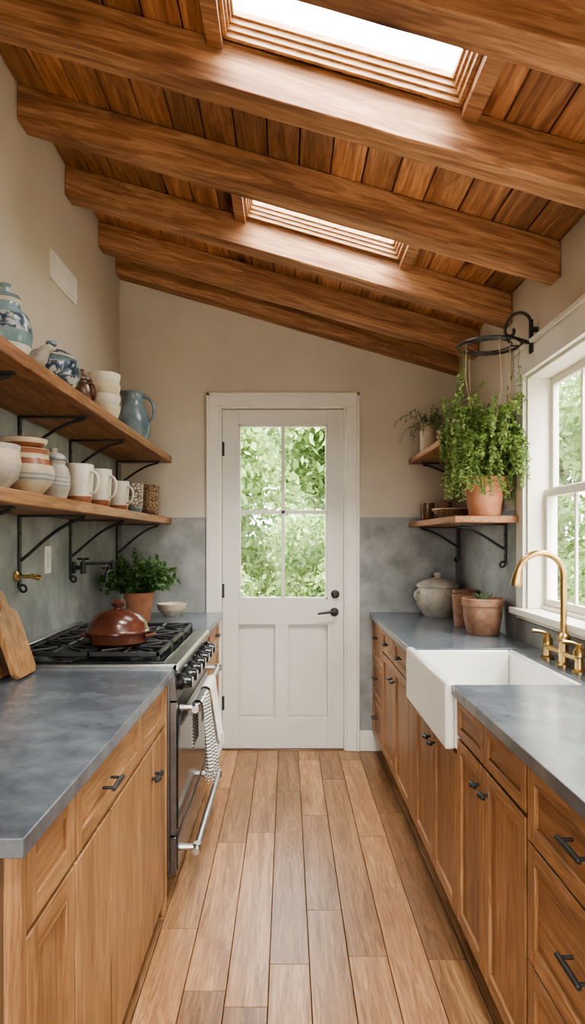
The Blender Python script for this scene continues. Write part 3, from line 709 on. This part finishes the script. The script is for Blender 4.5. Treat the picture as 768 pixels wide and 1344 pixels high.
z=1.8605
mb=MB(); c=(.85,3.97,z); mb.lathe(c,hollow([(0,0),(.042,0),(.044,.006),(.046,.15),(.048,.19)]),'cream',28)
bush(mb,(c[0],c[1],c[2]+.14),20,.28,.9,(.5,1.3),.8,12,.03,.01,'sprig',clampx=(.6,1.05),start=.02,clampy=(3.8,4.15)); mb.obj('dried_sprig_vase')
mb=MB(); c=(.90,3.68,z)
for k in range(3): mb.lathe(c,hollow([(0,.028*k),(.035,.028*k),(.06,.028*k+.03),(.065,.028*k+.042)]),['brown','terraold','brown'][k],28)
bush(mb,(c[0],c[1],c[2]+.09),14,.16,.9,(.5,1.3),.6,12,.025,.009,'sprig',clampx=(.6,1.05),start=.02,clampy=(3.5,3.77)); mb.obj('stacked_planter_bowls')
mug(.93,3.48,z,.04,.10,'whitecer','greycer','ceramic_cup',hd=False); mug(1.0,3.34,z,.045,.13,'greycer','greycer','ceramic_cup',hd=False); mug(.86,3.32,z,.04,.09,'ptband','greycer','ceramic_cup',hd=False)
z=1.4605
mug(.86,4.02,z,.045,.11,'brown','brown','brown_cup',hd=False); mug(.97,4.05,z,.045,.12,'terraold','brown','brown_cup',hd=False)
mb=MB(); c=(.92,3.66,z); mb.lathe(c,hollow([(0,0),(.05,0),(.055,.005,'ptweave'),(.095,.035,'ptweave'),(.11,.055,'cream'),(.112,.06)]),'ptweave',36); mb.obj('woven_basket_bowl')

z=CT+.0005
mb=MB(); c=(.92,4.0,z)
mb.lathe(c,[(0,0,'greycer'),(.085,0,'greycer'),(.09,.008,'greycer'),(.125,.06,'greycer'),(.138,.11,'greycer'),(.132,.15,'greycer'),(.12,.165,'greycer'),(.12,.175,'greycer'),(.13,.178,'greycer'),(.13,.19,'greycer'),(.10,.21,'greycer'),(.05,.228,'greycer'),(.02,.232,'greycer'),(.016,.24,'greycer'),(.026,.25,'greycer'),(.022,.262,'greycer'),(0,.266,'greycer')],'greycer',40)
for a in (math.pi+.3,.9): handle(mb,c,a,.13,.13,.10,.15,.03,.009,'greycer')
mb.obj('lidded_stoneware_crock')
mb=MB(); c=(.96,3.22,z)
mb.lathe(c,hollow([(0,0),(.07,0),(.076,.006),(.093,.09),(.095,.14),(.101,.142),(.102,.175)],.008),'terraold',36); mb.lathe((c[0],c[1],c[2]+.13),[(.09,0),(0,.01)],'soil')
for k in range(9):
    a=k*.7; mb.leaf((c[0]+.01*math.cos(a),c[1]+.01*math.sin(a),c[2]+.135),(math.cos(a)*.5,math.sin(a)*.5,1),(0,0,1),.08,.025,'sprig',R(.3,1))
mb.obj('terracotta_planter')
mb=MB(); c=(.945,3.52,z); mb.lathe(c,hollow([(0,0),(.045,0),(.048,.006),(.058,.14),(.06,.17)],.006),'terraold',32); mb.obj('terracotta_pot')
mb=MB(); c=(1.0,3.70,z); mb.lathe(c,hollow([(0,0),(.05,0),(.053,.006),(.062,.14),(.066,.18)],.006),'terraold',32); mb.obj('terracotta_pot')

# ------------------------------------------------------------------ exterior
mb=MB(); mb.box(-40,40,-30,50,-.3,-.165,'grass'); mb.obj('patio_ground')
def treemesh(name,h,rad,nleaf,ls,low=.15):
    mb=MB()
    mb.tube([(0,0,-.16),(.03,.02,h*.3),(-.03,.05,h*.6),(0,0,h*.85)],[.10,.08,.05,.02],'bark',8)
    blobs=[]
    for i in range(26):
        a=R(0,6.28); rr=rad*math.sqrt(R(0,1))*.75; zz=h*R(low,.95); rr*=(1.1-.5*abs(zz/h-.45))
        b=Vector((rr*math.cos(a),rr*math.sin(a),zz)); blobs.append((b,rad*R(.28,.5)))
        mb.tube([(0,0,max(.1,zz-h*.2)),(b.x*.5,b.y*.5,zz-h*.08),tuple(b)],[.035,.02,.008],'bark',5)
    ob=mb.obj(name)
    n=nleaf; idx=np.random.randint(0,len(blobs),n)
    cen=np.array([list(b[0]) for b in blobs])[idx]; br=np.array([b[1] for b in blobs])[idx]
    d=np.random.normal(size=(n,3)); d/=np.linalg.norm(d,axis=1)[:,None]
    pos=cen+d*(br*np.random.uniform(.6,1.0,n)**.5)[:,None]; pos[:,2]=np.maximum(pos[:,2],-.06)
    u=np.random.normal(size=(n,3)); u/=np.linalg.norm(u,axis=1)[:,None]
    w_=np.cross(u,np.random.normal(size=(n,3))); w_/=np.linalg.norm(w_,axis=1)[:,None]
    s_=ls*np.random.uniform(.6,1.2,n)[:,None]
    V=np.stack([pos-u*s_,pos+w_*s_*.5,pos+u*s_,pos-w_*s_*.5],1).reshape(-1,3)
    me=ob.data
    nv0=len(me.vertices); V0=[tuple(v.co) for v in me.vertices]; F0=[tuple(p.vertices) for p in me.polygons]
    F=[(nv0+4*i,nv0+4*i+1,nv0+4*i+2,nv0+4*i+3) for i in range(n)]
    m2=D.meshes.new(name); m2.from_pydata(V0+V.tolist(),[],F0+F); m2.materials.append(M['bark']); m2.materials.append(M['tree'])
    mi=[0]*len(F0)+[1]*n; m2.polygons.foreach_set('material_index',mi)
    at=m2.attributes.new('tone','FLOAT','FACE'); 
    tn=np.clip(.5+.25*np.random.normal(size=n)+.25*(d[:,2]),0,1); at.data.foreach_set('value',[.5]*len(F0)+tn.tolist())
    ob.data=m2; return ob
t1=treemesh('garden_tree',3.8,1.5,16000,.07,low=.1); t1.location=(-1.3,9.6,0)
t2=treemesh('garden_tree',5.0,1.8,20000,.078,low=.1); t2.location=(1.5,11.5,0)
t3=treemesh('garden_shrub',1.5,.9,12000,.05,low=.1); t3.location=(.65,7.3,0)
def inst(src,loc,rz,s): 
    o=D.objects.new(src.name.split('.')[0],src.data); o.location=loc; o.rotation_euler=(0,0,rz); o.scale=(s,s,s); bpy.context.scene.collection.objects.link(o)
inst(t3,(-1.0,6.9,0),2,.8); inst(t1,(.9,14.6,0),2,1.0)
inst(t2,(-1.6,13.8,0),1,1.0); inst(t1,(-4.2,10,0),3,1.0); inst(t1,(4.4,10.6,0),4,1.0); inst(t2,(4.5,15.5,0),3,1.0); inst(t2,(-6,15.5,0),3,1.0); inst(t2,(.8,18.8,0),4,1.0)
inst(t1,(4.6,7.2,0),1,1.0); inst(t2,(6.8,4.0,0),2,1.0); inst(t1,(6.2,.6,0),5,1.0); inst(t2,(8.2,12.5,0),5,1.0); inst(t3,(3.4,5.0,0),1,1.0); inst(t3,(3.7,2.6,0),4,1.0); inst(t1,(6.6,-3.2,0),2,1.0)
inst(t1,(-3.5,-9,0),2,1.0); inst(t2,(4,-11,0),2,1.0)

# ------------------------------------------------------------------ light
sc=bpy.context.scene
w_=D.worlds.new('World'); sc.world=w_; w_.use_nodes=True; nt=w_.node_tree; nt.nodes.clear()
o=nt.nodes.new('ShaderNodeOutputWorld'); bg=nt.nodes.new('ShaderNodeBackground'); nt.links.new(bg.outputs[0],o.inputs[0])
tc=N(nt,'TexCoord'); sp_=N(nt,'SeparateXYZ'); nt.links.new(tc.outputs['Generated'],sp_.inputs[0])
rp=ramp(nt,[(0,(.45,.44,.40)),(.48,(.78,.78,.75)),(.55,(.95,.96,.98)),(1,(1,.985,.95))]); mr=N(nt,'MapRange'); mr.inputs['From Min'].default_value=-1
nt.links.new(sp_.outputs['Z'],mr.inputs['Value']); nt.links.new(mr.outputs[0],rp.inputs[0]); nt.links.new(rp.outputs[0],bg.inputs[0]); bg.inputs[1].default_value=14.0
def portal(name,loc,rot,sx_,sy_):
    l=D.lights.new(name,'AREA'); l.shape='RECTANGLE'; l.size=sx_; l.size_y=sy_; l.cycles.is_portal=True
    ob=D.objects.new(name,l); ob.location=loc; ob.rotation_euler=rot; sc.collection.objects.link(ob)
portal('portal_window',(X2+.03,(WY0+WY1)/2,(WZ0+WZ1)/2),(0,math.radians(90),0),WZ1-WZ0,WY1-WY0)
portal('portal_door',(-.03,YB+.17,1.526),(math.radians(-90),0,0),.6,1.15)
portal('portal_front',(0,YF-.17,FZ/2),(math.radians(90),0,0),2*FX,FZ)
for a,b,p,q in BAYS: portal('portal_sky',((p+q)/2,(a+b)/2,cz((p+q)/2)+.11),(0,math.atan(SLOPE),0),q-p+.03,b-a)
sl=D.lights.new('sun','SUN'); sl.energy=22; sl.angle=math.radians(35); sl.color=(1,.965,.90)
so=D.objects.new('sun',sl); so.rotation_euler=Vector((-.12,.5,-.86)).to_track_quat('-Z','Y').to_euler(); so.location=(0,-5,8); sc.collection.objects.link(so)

cam=D.cameras.new('camera'); cam.sensor_width=36; cam.lens=861/1344*36; cam.shift_x=7/1344; cam.shift_y=36/1344; cam.clip_start=.05
co=D.objects.new('camera',cam); co.location=(0,0,1.35); co.rotation_euler=(math.radians(90),0,0); sc.collection.objects.link(co); sc.camera=co
sc.view_settings.view_transform='AgX'; sc.view_settings.look='AgX - Medium High Contrast'; sc.view_settings.exposure=0.32
